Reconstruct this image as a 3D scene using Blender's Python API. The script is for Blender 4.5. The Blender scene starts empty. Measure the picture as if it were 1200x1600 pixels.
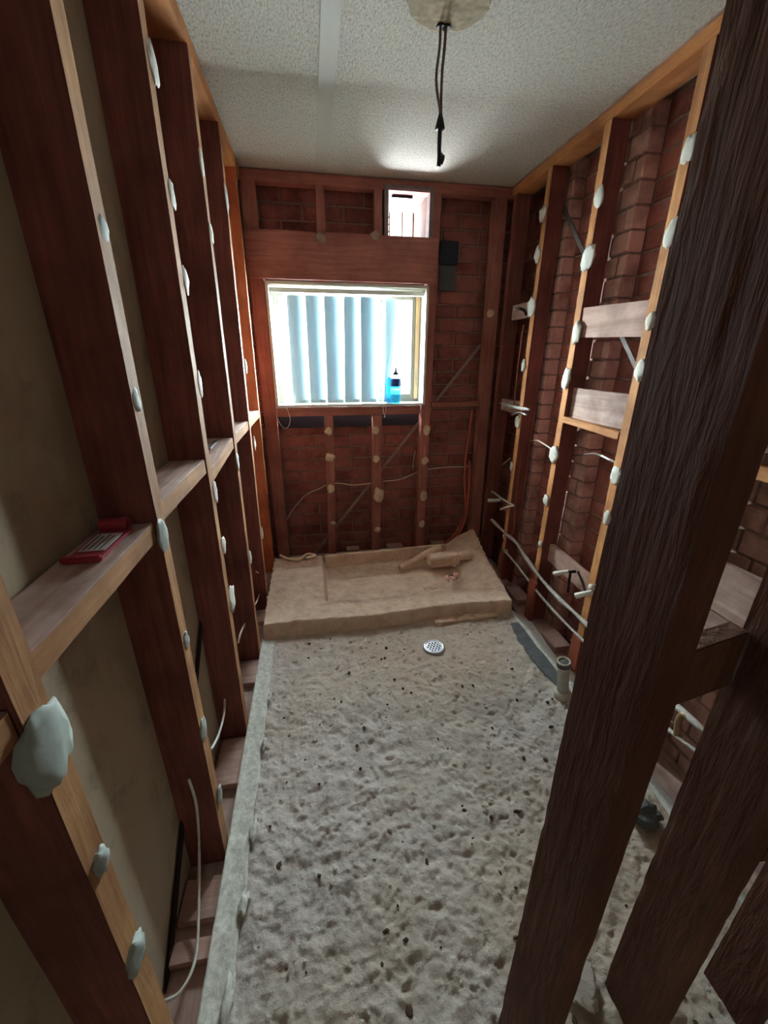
import bpy, bmesh, math, random
from mathutils import Vector, Matrix, noise
random.seed(7)
C = bpy.context.scene.collection
# ------------------------------------------------------------------ camera
cam_data = bpy.data.cameras.new('camera')
cam = bpy.data.objects.new('camera', cam_data); C.objects.link(cam)
YAW, PITCH, ROLL, FPX = 0.172, -0.368, 0.002, 622.9
fwd = Vector((math.sin(YAW)*math.cos(PITCH), math.cos(YAW)*math.cos(PITCH), math.sin(PITCH)))
rgt = Vector((math.cos(YAW), -math.sin(YAW), 0)); upv = rgt.cross(fwd)
r2 = rgt*math.cos(ROLL) + upv*math.sin(ROLL); u2 = -rgt*math.sin(ROLL) + upv*math.cos(ROLL)
M = Matrix((r2, u2, -fwd)).transposed().to_4x4(); M.translation = Vector((0, 0, 1.399))
cam.matrix_world = M
cam_data.sensor_fit = 'VERTICAL'; cam_data.sensor_height = 32.0
cam_data.lens = FPX/1600*32.0; cam_data.clip_start = 0.02
bpy.context.scene.camera = cam
# ------------------------------------------------------------------ sky, light, exposure
vs = bpy.context.scene.view_settings
vs.view_transform = 'Standard'; vs.look = 'None'; vs.gamma = 1.0; vs.use_curve_mapping = False
vs.exposure = 0.45
world = bpy.data.worlds.new('overcast_sky'); bpy.context.scene.world = world; world.use_nodes = True
world.node_tree.nodes['Background'].inputs[0].default_value = (0.93, 0.97, 1.0, 1)
world.node_tree.nodes['Background'].inputs[1].default_value = 3.0
def area(name, loc, direction, sx, sy, power, color=(1, 1, 1)):
    l = bpy.data.lights.new(name, 'AREA'); l.shape = 'RECTANGLE'; l.size = sx; l.size_y = sy
    l.energy = power; l.color = color
    o = bpy.data.objects.new(name, l); C.objects.link(o); o.location = loc
    o.rotation_euler = Vector(direction).to_track_quat('-Z', 'Y').to_euler()
    return o
area('window_daylight', (0.25, 3.75, 1.62), (0.0, -1, -0.16), 2.0, 1.0, 1250, (0.90, 0.96, 1.0))
area('vent_daylight', (0.65, 3.5, 2.32), (0, -1, -0.15), 0.5, 0.4, 3, (0.95, 0.98, 1.0))
area('hall_fill_light', (0.25, -1.5, 1.75), (0, 1, 0.05), 0.9, 1.4, 1.0, (1.0, 0.98, 0.95))  # fill lamp added in the unseen hall to lift the near timbers
try:
    bpy.context.scene.cycles.max_bounces = 12; bpy.context.scene.cycles.diffuse_bounces = 7
    bpy.context.scene.cycles.sample_clamp_indirect = 12.0
except Exception: pass
# ------------------------------------------------------------------ materials
def srgb(r, g, b):
    f = lambda c: c/12.92 if c <= .04045 else ((c+.055)/1.055)**2.4
    return (f(r/255), f(g/255), f(b/255), 1)
def new_mat(name):
    m = bpy.data.materials.new(name); m.use_nodes = True
    nt = m.node_tree; b = nt.nodes['Principled BSDF']; b.inputs['Roughness'].default_value = .8
    b.inputs['Specular IOR Level'].default_value = .3
    return m, nt, b
def coords(nt, scale, rand=True, kind='Object'):
    tc = nt.nodes.new('ShaderNodeTexCoord'); mp = nt.nodes.new('ShaderNodeMapping'); mp.inputs['Scale'].default_value = scale
    nt.links.new(tc.outputs[kind], mp.inputs['Vector'])
    if rand:
        oi = nt.nodes.new('ShaderNodeObjectInfo'); mu = nt.nodes.new('ShaderNodeMath'); mu.operation = 'MULTIPLY'; mu.inputs[1].default_value = 37
        nt.links.new(oi.outputs['Random'], mu.inputs[0]); nt.links.new(mu.outputs[0], mp.inputs['Location'])
    return mp.outputs['Vector']
def ntex(nt, vec, scale, detail=5, rough=.55, dist=0):
    n = nt.nodes.new('ShaderNodeTexNoise'); n.inputs['Scale'].default_value = scale; n.inputs['Detail'].default_value = detail
    n.inputs['Roughness'].default_value = rough; n.inputs['Distortion'].default_value = dist
    nt.links.new(vec, n.inputs['Vector']); return n.outputs['Fac']
def ramp(nt, fac, stops):
    r = nt.nodes.new('ShaderNodeValToRGB'); e = r.color_ramp.elements
    while len(e) < len(stops): e.new(.5)
    for k, (p, c) in enumerate(stops): e[k].position = p; e[k].color = c
    nt.links.new(fac, r.inputs['Fac']); return r.outputs['Color']
def mix(nt, fac, a, b, mode='MIX'):
    m = nt.nodes.new('ShaderNodeMix'); m.data_type = 'RGBA'; m.blend_type = mode
    for sock, v in ((m.inputs[0], fac), (m.inputs[6], a), (m.inputs[7], b)):
        if isinstance(v, (int, float)) or isinstance(v, tuple): sock.default_value = v
        else: nt.links.new(v, sock)
    return m.outputs[2]
def bump(nt, b, h, strength, dist=.01):
    n = nt.nodes.new('ShaderNodeBump'); n.inputs['Strength'].default_value = strength; n.inputs['Distance'].default_value = dist
    nt.links.new(h, n.inputs['Height']); nt.links.new(n.outputs['Normal'], b.inputs['Normal'])
def wood(name, dark, light, axis='z', stain=None, grain=60, bs=.5, rough=.75):
    m, nt, b = new_mat(name)
    sc = {'x': (.06, 1, 1), 'y': (1, .06, 1), 'z': (1, 1, .06)}[axis]
    v = coords(nt, sc); g = ntex(nt, v, grain, 6, .6, .4)
    col = ramp(nt, g, [(.3, dark), (.7, light)])
    v2 = coords(nt, (1, 1, 1)); big = ntex(nt, v2, 5, 4, .6)
    f = ramp(nt, big, [(.4, (0, 0, 0, 1)), (.68, (1, 1, 1, 1))])
    st = stain if stain else tuple(c*.55 for c in dark[:3])+(1,)
    col = mix(nt, f, col, mix(nt, .6, col, st))
    nt.links.new(col, b.inputs['Base Color']); b.inputs['Roughness'].default_value = rough
    bump(nt, b, g, bs, .004); return m
def plain(name, col, rough=.7, metal=0, var=.12, scale=30, bs=0, dark=.7):
    m, nt, b = new_mat(name); v = coords(nt, (1, 1, 1)); n = ntex(nt, v, scale, 5, .6)
    c = ramp(nt, n, [(.3, tuple(x*dark for x in col[:3])+(1,)), (.65, col)])
    nt.links.new(c, b.inputs['Base Color']); b.inputs['Roughness'].default_value = rough; b.inputs['Metallic'].default_value = metal
    if bs: bump(nt, b, n, bs, .004)
    return m
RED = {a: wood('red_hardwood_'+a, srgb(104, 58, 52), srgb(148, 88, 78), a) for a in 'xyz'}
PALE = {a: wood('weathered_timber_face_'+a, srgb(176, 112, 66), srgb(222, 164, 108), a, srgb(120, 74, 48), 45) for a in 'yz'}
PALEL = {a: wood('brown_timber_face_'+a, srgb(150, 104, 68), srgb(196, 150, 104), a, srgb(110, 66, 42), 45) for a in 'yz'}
DUSTY = {a: wood('dusty_timber_'+a, srgb(156, 126, 116), srgb(212, 186, 176), a, srgb(92, 62, 50), 30) for a in 'xyz'}
HAZYR = {a: wood('haze_lifted_red_frame_'+a, srgb(146, 92, 82), srgb(184, 124, 110), a, srgb(120, 70, 62)) for a in 'xz'}  # red frame timber with the window haze painted in as a paler tone
PLATE = wood('orange_top_plate', srgb(168, 104, 58), srgb(214, 148, 92), 'y', srgb(110, 64, 38), 30)
GREYW = wood('mortar_stained_board', srgb(158, 124, 112), srgb(212, 178, 164), 'y', srgb(96, 60, 50), 20)
BROWN = None
def make_sawn():
    m, nt, b = new_mat('rough_sawn_dark_brown')
    v = coords(nt, (1, 1, .10)); g = ntex(nt, v, 70, 6, .65, .6)
    w = nt.nodes.new('ShaderNodeTexNoise'); w.inputs['Scale'].default_value = 55; w.inputs['Detail'].default_value = 3
    nt.links.new(coords(nt, (1, 1, .22)), w.inputs['Vector'])
    col = ramp(nt, g, [(.25, srgb(76, 48, 38)), (.75, srgb(132, 90, 70))])
    big = ntex(nt, coords(nt, (1, 1, .5)), 4, 4, .6)
    col = mix(nt, ramp(nt, big, [(.4, (0, 0, 0, 1)), (.7, (1, 1, 1, 1))]), col, srgb(84, 44, 34))
    nt.links.new(col, b.inputs['Base Color'])
    a = nt.nodes.new('ShaderNodeMath'); a.operation = 'ADD'; nt.links.new(g, a.inputs[0]); nt.links.new(w.outputs['Fac'], a.inputs[1])
    bump(nt, b, a.outputs[0], 1.0, .006); return m
SAWN = make_sawn()
def make_brick(name, cols, mort=False):
    m, nt, b = new_mat(name)
    v = coords(nt, (1, 1, 1), False)
    geo = nt.nodes.new('ShaderNodeNewGeometry')
    base = ramp(nt, geo.outputs['Random Per Island'], [(0, cols[0]), (.5, cols[1]), (1, cols[2])])
    n = ntex(nt, v, 22, 8, .7); sm = ramp(nt, n, [(.42, (0, 0, 0, 1)), (.7, (1, 1, 1, 1))])
    col = mix(nt, mix(nt, .35, (0, 0, 0, 1), sm), base, srgb(176, 148, 136))
    n2 = ntex(nt, v, 6, 5, .6); col = mix(nt, ramp(nt, n2, [(.45, (0, 0, 0, 1)), (.75, (.8, .8, .8, 1))]), col, srgb(70, 36, 30))
    nt.links.new(col, b.inputs['Base Color']); b.inputs['Roughness'].default_value = .92
    bump(nt, b, ntex(nt, v, 90, 6, .7), .8, .006); return m
BRICK = make_brick('red_clay_brick', [srgb(146, 84, 76), srgb(176, 108, 96), srgb(162, 100, 94)])
BRICKP = make_brick('scored_brick_lit_pink', [srgb(222, 176, 164), srgb(234, 190, 178), srgb(216, 176, 170)])  # pier brick: window light painted in as pale pink; shards share it
MORTAR = plain('grey_mortar', srgb(164, 136, 126), .95, scale=40, bs=.6, dark=.6)
LINING = None
def make_lining():
    m, nt, b = new_mat('aged_plasterboard_back')
    v = coords(nt, (1, 1, .5), False); n = ntex(nt, v, 3.2, 6, .6, .5)
    c = ramp(nt, n, [(.3, srgb(128, 112, 92)), (.5, srgb(172, 158, 134)), (.75, srgb(182, 170, 150))])
    n2 = ntex(nt, coords(nt, (1, 1, 1), False), 9, 6, .7)
    c = mix(nt, ramp(nt, n2, [(.56, (0, 0, 0, 1)), (.74, (.55, .55, .55, 1))]), c, srgb(88, 78, 66))
    nt.links.new(c, b.inputs['Base Color']); bump(nt, b, n2, .1); return m
LINING = make_lining()
def make_ceiling():
    m, nt, b = new_mat('textured_vermiculite_ceiling')
    v = coords(nt, (1, .45, 1), False)
    n = ntex(nt, v, 150, 4, .6, .3); n2 = ntex(nt, coords(nt, (1, 1, 1), False), 3, 3, .5)
    c = ramp(nt, n, [(.3, srgb(160, 158, 148)), (.5, srgb(202, 199, 188)), (.7, srgb(218, 215, 206))])
    c = mix(nt, mix(nt, .12, (0, 0, 0, 1), n2), c, srgb(140, 136, 120))
    nt.links.new(c, b.inputs['Base Color']); bump(nt, b, n, .9, .006); b.inputs['Roughness'].default_value = .95; return m
CEIL = make_ceiling()
def make_ground(name, c0, c1, c2, speck, bs, warm=None):
    m, nt, b = new_mat(name); v = coords(nt, (1, 1, 1), False)
    n = ntex(nt, v, 13, 9, .68, .2); c = ramp(nt, n, [(.32, c0), (.5, c1), (.7, c2)])
    if warm:
        w = ntex(nt, v, 1.4, 3, .5); c = mix(nt, ramp(nt, w, [(.42, (0, 0, 0, 1)), (.62, (.75, .75, .75, 1))]), c, warm)
    s = ntex(nt, v, 45, 6, .7); c = mix(nt, ramp(nt, s, [(.27, (.9, .9, .9, 1)), (.36, (0, 0, 0, 1))]), c, speck)
    s2 = ntex(nt, v, 95, 3, .6); c = mix(nt, ramp(nt, s2, [(.66, (0, 0, 0, 1)), (.74, (.7, .7, .7, 1))]), c, c2)
    nt.links.new(c, b.inputs['Base Color']); b.inputs['Roughness'].default_value = .95
    bump(nt, b, ntex(nt, v, 60, 8, .7), bs, .008); return m
SLAB = make_ground('hacked_screed', srgb(166, 158, 150), srgb(192, 184, 176), srgb(212, 206, 199), srgb(96, 86, 78), 1.0, srgb(192, 176, 158))
SAND = make_ground('sandy_mortar_bed', srgb(190, 164, 142), srgb(212, 188, 166), srgb(226, 206, 186), srgb(140, 112, 92), .5)
DIRT = make_ground('dark_subfloor_dirt', srgb(58, 46, 40), srgb(86, 70, 60), srgb(104, 88, 78), srgb(40, 30, 26), .8)
MEMB = plain('cracked_pale_membrane', srgb(206, 206, 196), .6, scale=60, bs=.8, dark=.6)
GREYM = plain('grey_cement_smear', srgb(98, 102, 104), .85, scale=30, bs=.3)
DAB = plain('pale_adhesive', srgb(214, 214, 204), .7, scale=25, bs=.35, dark=.8)
DABD = plain('grey_green_adhesive', srgb(158, 166, 160), .7, scale=18, bs=.3, dark=.75)
DABT = plain('tan_adhesive', srgb(222, 200, 172), .75, scale=25, bs=.35, dark=.75)
CREAM = plain('cream_window_paint', srgb(206, 206, 194), .45, scale=15, dark=.9)
ALU = plain('brown_grey_window_frame', srgb(112, 104, 92), .4, scale=10, dark=.85)
TAN = plain('tan_timber_jamb', srgb(198, 164, 124), .5, scale=10, dark=.85)
WHITE = plain('white_plastic', srgb(226, 226, 220), .4, scale=10, dark=.92)
CABLE = plain('off_white_cable', srgb(228, 216, 196), .5, scale=30, dark=.8)
GREYC = plain('grey_cable', srgb(112, 100, 90), .6, scale=30, dark=.75)
BLACK = plain('black_tape', srgb(28, 28, 32), .5, scale=30)
NAVY = plain('plain_dark_blue', srgb(44, 50, 62), .5, scale=12, dark=.75)
SLATE = plain('grey_green_board', srgb(92, 100, 98), .7, scale=8, dark=.8)
STEEL = plain('galvanised_steel', srgb(150, 150, 150), .45, .8, scale=40)
STRAP = plain('dull_steel_strap', srgb(168, 150, 142), .6, 0, scale=40)
CHROME = plain('dull_chrome', srgb(190, 192, 196), .3, .9, scale=40, dark=.85)
DSTRAP = plain('dark_steel_strap', srgb(84, 72, 68), .6, .3, scale=40)
COPPER = plain('painted_copper', srgb(176, 110, 90), .45, .5, scale=40, dark=.8)
PIPEG = plain('plaster_spattered_pipe', srgb(200, 196, 190), .6, scale=60, bs=.3, dark=.6)
PEX = plain('red_brown_pipe', srgb(206, 110, 92), .5, scale=30, dark=.7)
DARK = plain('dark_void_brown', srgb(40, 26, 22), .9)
REDP = plain('red_pink_plastic', srgb(158, 58, 74), .35, scale=8, dark=.8)
LABELM = plain('white_wrapper_label', srgb(204, 200, 196), .4, scale=12, dark=.7)
CAPM = plain('dark_cap_plastic', srgb(60, 60, 84), .4)
BLUEL = plain('dark_blue_label', srgb(20, 70, 140), .4, dark=.8)
PVC = plain('dusty_white_pvc', srgb(210, 206, 194), .45, scale=20, bs=.1, dark=.7)
def make_glass():
    m, nt, b = new_mat('window_glass'); nt.nodes.remove(b)
    t = nt.nodes.new('ShaderNodeBsdfTransparent'); g = nt.nodes.new('ShaderNodeBsdfGlossy'); g.inputs['Roughness'].default_value = .02
    t.inputs['Color'].default_value = (.93, .97, .96, 1); mx = nt.nodes.new('ShaderNodeMixShader'); mx.inputs[0].default_value = .06
    nt.links.new(t.outputs[0], mx.inputs[1]); nt.links.new(g.outputs[0], mx.inputs[2]); nt.links.new(mx.outputs[0], nt.nodes['Material Output'].inputs['Surface']); return m
GLASS = make_glass()
def make_vane():
    m, nt, b = new_mat('pale_blue_blind_fabric'); 
    col = srgb(186, 206, 214)
    d = nt.nodes.new('ShaderNodeBsdfDiffuse'); t = nt.nodes.new('ShaderNodeBsdfTranslucent'); mx = nt.nodes.new('ShaderNodeMixShader')
    n = ntex(nt, coords(nt, (1, 1, .1)), 60, 3); c = ramp(nt, n, [(.3, srgb(176, 200, 210)), (.7, col)])
    nt.links.new(c, d.inputs['Color']); nt.links.new(c, t.inputs['Color']); mx.inputs[0].default_value = .075
    nt.links.new(d.outputs[0], mx.inputs[1]); nt.links.new(t.outputs[0], mx.inputs[2])
    nt.links.new(mx.outputs[0], nt.nodes['Material Output'].inputs['Surface']); nt.nodes.remove(b); return m
VANE = make_vane()
def make_liquid():
    m, nt, b = new_mat('cyan_liquid_bottle'); b.inputs['Base Color'].default_value = srgb(70, 205, 245); b.inputs['Roughness'].default_value = .15
    b.inputs['Transmission Weight'].default_value = .75; b.inputs['IOR'].default_value = 1.3; return m
LIQ = make_liquid()
def make_clear():
    m, nt, b = new_mat('clear_bottle_plastic'); b.inputs['Base Color'].default_value = srgb(200, 226, 240); b.inputs['Roughness'].default_value = .2
    b.inputs['Transmission Weight'].default_value = .6; b.inputs['IOR'].default_value = 1.2; return m
CLEAR = make_clear()
# ------------------------------------------------------------------ mesh helpers
class MB:
    def __init__(s): s.v = []; s.f = []; s.m = []
    def add(s, vs_, fs, mi=0):
        o = len(s.v); s.v += [Vector(v) for v in vs_]
        for k, f in enumerate(fs): s.f.append([o+i for i in f]); s.m.append(mi[k] if isinstance(mi, list) else mi)
    def box(s, p0, p1, mi=0):
        x0, y0, z0 = p0; x1, y1, z1 = p1
        s.add([(x0,y0,z0),(x1,y0,z0),(x1,y1,z0),(x0,y1,z0),(x0,y0,z1),(x1,y0,z1),(x1,y1,z1),(x0,y1,z1)],
              [(0,3,2,1),(4,5,6,7),(0,1,5,4),(1,2,6,5),(2,3,7,6),(3,0,4,7)], mi)
    def loft(s, rings, mi=0, caps=True, close=True):
        n = len(rings[0]); vs_ = [p for r in rings for p in r]; fs = []
        for i in range(len(rings)-1):
            for j in range(n if close else n-1):
                k = (j+1) % n; fs.append((i*n+j, i*n+k, (i+1)*n+k, (i+1)*n+j))
        if caps: fs.append(tuple(range(n))[::-1]); fs.append(tuple((len(rings)-1)*n+j for j in range(n)))
        s.add(vs_, fs, mi)
    def tube(s, pts, r, n=8, mi=0, smooth=True):
        pts = [Vector(p) for p in pts]
        if smooth and len(pts) > 2: pts = catmull(pts, 6)
        rings = []; up = Vector((.13, .21, .97))
        for i, p in enumerate(pts):
            d = (pts[min(i+1, len(pts)-1)]-pts[max(i-1, 0)]).normalized()
            a = d.cross(up)
            if a.length < .1: a = d.cross(Vector((1, 0, 0)))
            a.normalize(); b = d.cross(a); rr = r(i/(len(pts)-1)) if callable(r) else r
            rings.append([p+(a*math.cos(t)+b*math.sin(t))*rr for t in [2*math.pi*k/n for k in range(n)]])
        s.loft(rings, mi)
    def lathe(s, base, prof, n=20, mi=0, axis=Vector((0, 0, 1))):
        axis = axis.normalized(); a = axis.cross(Vector((.3, .9, .1))).normalized(); b = axis.cross(a); base = Vector(base)
        rings = [[base+axis*h+(a*math.cos(t)+b*math.sin(t))*max(r, .0003) for t in [2*math.pi*k/n for k in range(n)]] for r, h in prof]
        s.loft(rings, mi)
    def blob(s, c, rad, seed=0, lump=.25, nu=14, nv=9, mi=0, fr=3):
        c = Vector(c); rings = []
        for i in range(nv+1):
            ph = math.pi*(i+.02)/(nv+.04); ring = []
            for j in range(nu):
                t = 2*math.pi*j/nu; d = Vector((math.sin(ph)*math.cos(t), math.sin(ph)*math.sin(t), math.cos(ph)))
                k = 1+lump*noise.noise(d*fr*.6+Vector((seed*7.3, seed*1.7, 3)))*1.6
                ring.append(c+Vector((d.x*rad[0], d.y*rad[1], d.z*rad[2]))*k)
            rings.append(ring)
        s.loft(rings, mi)
    def build(s, name, mats, parent=None, smooth=False, bev=0, kind=None):
        if not isinstance(mats, (list, tuple)): mats = [mats]
        lo = Vector([min(v[i] for v in s.v) for i in range(3)]); hi = Vector([max(v[i] for v in s.v) for i in range(3)])
        c = Vector(((lo.x+hi.x)/2, (lo.y+hi.y)/2, lo.z))
        me = bpy.data.meshes.new(name); me.from_pydata([tuple(v-c) for v in s.v], [], s.f)
        for m in mats: me.materials.append(m)
        for p, mi in zip(me.polygons, s.m): p.material_index = mi; p.use_smooth = smooth
        bm = bmesh.new(); bm.from_mesh(me)
        if bev: bmesh.ops.bevel(bm, geom=[e for e in bm.edges if len(e.link_faces) == 2 and e.calc_face_angle(0) > .6], offset=bev, segments=2, affect='EDGES', clamp_overlap=True)
        bmesh.ops.recalc_face_normals(bm, faces=bm.faces); bm.to_mesh(me); bm.free()
        o = bpy.data.objects.new(name, me); C.objects.link(o)
        base = parent.matrix_basis.translation.copy() if parent else Vector((0, 0, 0))
        pp = parent.parent if parent else None
        while pp: base += pp.matrix_basis.translation; pp = pp.parent
        o.location = c-base
        if parent: o.parent = parent
        if kind: o['kind'] = kind
        return o
def catmull(p, n):
    p = [p[0]]+p+[p[-1]]; out = []
    for i in range(1, len(p)-2):
        for k in range(n):
            t = k/n; a, b, c, d = p[i-1], p[i], p[i+1], p[i+2]
            out.append(.5*((2*b)+(c-a)*t+(2*a-5*b+4*c-d)*t*t+(3*b-a-3*c+d)*t**3))
    return out+[p[-2]]
def tag(o, label, cat, group=None):
    o['label'] = label; o['category'] = cat
    if group: o['group'] = group
    return o
def empty(name, loc):
    o = bpy.data.objects.new(name, None); C.objects.link(o); o.location = loc; o.empty_display_size = .02; return o
def beam(p0, p1, wa, wb, mi_front=1, front=None, segs=16, wob=.0016, mb=None):
    """timber from p0 to p1; cross-section vectors wa, wb; face on the -wb... side named by 'front' index gets mi_front"""
    mb = mb or MB(); p0, p1, wa, wb = map(Vector, (p0, p1, wa, wb)); rings = []; d = (p1-p0).normalized()
    na, nb = wa.normalized(), wb.normalized(); sd = random.random()*90
    for i in range(segs+1):
        p = p0.lerp(p1, i/segs); r = []
        for k, (s_, t_) in enumerate(((0, 0), (1, 0), (1, 1), (0, 1))):
            w = Vector((i*.7, k*5.1, sd)); q = p+wa*s_+wb*t_
            q = q+na*noise.noise(w)*wob+nb*noise.noise(w+Vector((9, 9, 9)))*wob; r.append(q)
        rings.append(r)
    n = 4; vs_ = [q for r in rings for q in r]; fs = []; ms = []
    for i in range(segs):
        for j in range(4):
            k = (j+1) % 4; fs.append((i*n+j, i*n+k, (i+1)*n+k, (i+1)*n+j)); ms.append(mi_front if j == front else 0)
    fs += [(3, 2, 1, 0), tuple(segs*n+j for j in range(4))]; ms += [0, 0]
    mb.add(vs_, fs, ms); return mb
dabn = 0
def dab(parent, c, rad, mat):
    global dabn; dabn += 1
    b = MB(); b.blob(c, rad, dabn, .28, 16, 8); b.build('adhesive_dab', mat, parent, smooth=True)
def wall_dabs(parent, pts, ax, mat, ry=.027, rz=.036, t=.008):
    for q in pts:
        p = q[:3]; s = q[3] if len(q) > 3 else 1
        j = random.uniform(.85, 1.15)
        dab(parent, p, (t*(.6+.4*s), ry*s*j, rz*s/j) if ax == 'x' else (ry*s*j, t, rz*s/j), mat)
A, B, D, H = -.343, 1.314, 2.875, 2.401
# ------------------------------------------------------------------ setting: ceiling, floors, walls
def struct(mb, name, mats, **k): o = mb.build(name, mats, **k); o['kind'] = 'structure'; return o
b = MB(); b.box((-1.7, -1.7, H), (1.75, 3.2, H+.04)); struct(b, 'ceiling', CEIL)
b = MB(); b.box((-.5, -1.7, -.34), (1.75, 3.3, -.26)); struct(b, 'floor', DIRT)
# unseen hall around the camera, added to keep sky light out
b = MB(); b.box((-1.7, -1.7, -.02), (-.47, .02, 0)); b.box((-.47, -1.7, -.02), (1.75, .0, 0)); struct(b, 'floor_hall', SAND)
b = MB(); b.box((-1.72, -1.7, -.02), (-1.68, .3, H)); struct(b, 'wall_hall_left', LINING)
b = MB(); b.box((1.6, -1.7, -.3), (1.75, .0, H)); struct(b, 'wall_hall_right', LINING)
b = MB(); b.box((-1.7, -1.76, -.02), (1.75, -1.7, H)); struct(b, 'wall_hall_back', LINING)
b = MB(); b.box((-1.7, .0, -.02), (-.47, .05, H)); struct(b, 'wall_hall_front', LINING)
# left lining with a dark slot low down
b = MB()
b.box((-.475, -.1, -.3), (-.445, 3.2, H))
struct(b, 'wall_left', [LINING, DARK])
# timber cover strips / stains on lining are material only
def bricks(axis, face, sgn, u0, u1, z0, z1, holes, mats, name, depth=.09, course=.0895, lmod=.26, off=.0, pier=False, ph=0.0):
    mb = MB(); n = 0; z = z0; row = 0
    def put(a0, a1, c0, c1, f0, f1, mi, ch=.004):
        # f0 = visible face coordinate, f1 = back coordinate
        def P(u, w, z): return (u, w, z) if axis == 'y' else (w, u, z)
        fv = [P(a0+ch, f0, c0+ch), P(a1-ch, f0, c0+ch), P(a1-ch, f0, c1-ch), P(a0+ch, f0, c1-ch)]
        mid = f0+(f1-f0)*.08
        mv = [P(a0, mid, c0), P(a1, mid, c0), P(a1, mid, c1), P(a0, mid, c1)]
        bv = [P(a0, f1, c0), P(a1, f1, c0), P(a1, f1, c1), P(a0, f1, c1)]
        mb.add(fv+mv+bv, [(0,1,2,3),(0,4,5,1),(1,5,6,2),(2,6,7,3),(3,7,4,0),(4,8,9,5),(5,9,10,6),(6,10,11,7),(7,11,8,4)], mi)
    while z < z1-.02:
        zc = min(z+course-.011, z1); u = u0-lmod+(row % 2)*lmod/2+off
        while u < u1:
            a0, a1 = max(u, u0), min(u+lmod-.011, u1)
            if a1-a0 > .02:
                segs = [(a0, a1)]
                for (hu0, hu1, hz0, hz1) in holes:
                    if zc > hz0+.01 and z < hz1-.01:
                        ns = []
                        for s0, s1 in segs:
                            if s1 <= hu0 or s0 >= hu1: ns.append((s0, s1)); continue
                            if s0 < hu0: ns.append((s0, hu0))
                            if s1 > hu1: ns.append((hu1, s1))
                        segs = ns
                for s0, s1 in segs:
                    if s1-s0 > .015:
                        f = face+sgn*random.uniform(-.004, .003)
                        put(s0, s1, z+random.uniform(-.001, .001), zc, f, face+sgn*depth, 0)
            u += lmod
        z += course; row += 1
    # mortar backing cut round the openings
    us = sorted(set([u0, u1]+[h for q in holes for h in q[:2]])); zs = sorted(set([z0, z1]+[h for q in holes for h in q[2:]]))
    for i in range(len(us)-1):
        for j in range(len(zs)-1):
            um, zm = (us[i]+us[i+1])/2, (zs[j]+zs[j+1])/2
            if any(q[0] < um < q[1] and q[2] < zm < q[3] for q in holes): continue
            fa, fb = sorted((face+sgn*.007, face+sgn*(depth+.005))); e0 = .006 if pier else 0
            if axis == 'y': mb.box((us[i], fa, zs[j]), (us[i+1], fb, zs[j+1]), 1)
            else: mb.box((fa, us[i]+e0, zs[j]), (fb, us[i+1]-e0, zs[j+1]), 1)
    # mortar squeezed out of some joints
    for k in range(90 if not pier else 10):
        u = random.uniform(u0+.05, u1-.05); zz = z0+course*random.randint(1, int((z1-z0)/course)-1)-.006
        if any(q[0]-.06 < u < q[1]+.06 and q[2]-.03 < zz < q[3]+.03 for q in holes): continue
        c = (u, face-sgn*.001, zz) if axis == 'y' else (face-sgn*.001, u, zz)
        L = random.uniform(.015, .05); r = (L, .007, .006) if axis == 'y' else (.007, L, .006)
        mb.blob(c, r, k, .5, 8, 5, 1)
    return mb
WIN = (-.235, .78, 1.075, 1.85); VEN = (.52, .78, 2.085, 2.35)
b = bricks('y', 3.03, 1, -.5, 1.6, -.3, H, [WIN, VEN], None, 'wall_back', off=.007+.5-.26*2+.004)
struct(b, 'wall_back', [BRICK, MORTAR])
b = bricks('x', 1.50, 1, -.0, 3.03, -.3, H, [], None, 'wall_right', off=.05)
struct(b, 'wall_right', [BRICK, MORTAR])
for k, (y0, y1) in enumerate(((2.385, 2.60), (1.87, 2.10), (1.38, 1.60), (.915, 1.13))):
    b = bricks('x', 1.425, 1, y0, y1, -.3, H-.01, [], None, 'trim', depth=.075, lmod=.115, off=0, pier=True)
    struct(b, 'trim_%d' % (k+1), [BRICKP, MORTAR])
# dark strip beneath the sill and outside vent lining
b = MB()
for x0, x1, z0, z1 in ((.50, .522, 2.07, 2.37), (.778, .80, 2.07, 2.37)): b.box((x0, 2.94, z0), (x1, 3.30, z1))
b.box((.50, 2.94, 2.066), (.80, 3.30, 2.088)); b.box((.50, 2.94, 2.348), (.80, 3.30, 2.37))
ven = empty('wall_vent', (.65, 3.0, 2.066)); tag(ven, 'small square wall vent opening glowing bright above the window', 'vent')
VB = plain('brown_render_lining', srgb(104, 72, 62), .9, scale=20, bs=.4, dark=.6)  # plain brown tone shared by lining and grille
b.build('vent_lining', VB, ven)
b = MB()
for i in range(6): b.box((.522, 3.27, 2.10+i*.042), (.60, 3.285, 2.108+i*.042))
for x in (.522, .60, .69, .768): b.box((x, 3.272, 2.088), (x+.008, 3.284, 2.348))
b.build('vent_grille', VB, ven)
b = MB(); b.box((.56, 2.95, 2.328), (.69, 2.97, 2.348)); b.build('damper_flap', NAVY, ven)
b = MB(); fr = .018
for p0, p1 in (((.497, 2.862, 2.070), (.522, 2.94, 2.365)), ((.778, 2.862, 2.070), (.803, 2.94, 2.365)), ((.522, 2.862, 2.070), (.778, 2.94, 2.088)), ((.522, 2.862, 2.347), (.778, 2.94, 2.365))): b.box(p0, p1)
b.build('vent_frame', plain('dull_violet_grey_timber', srgb(132, 116, 116), .7), ven, bev=.002)
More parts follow.
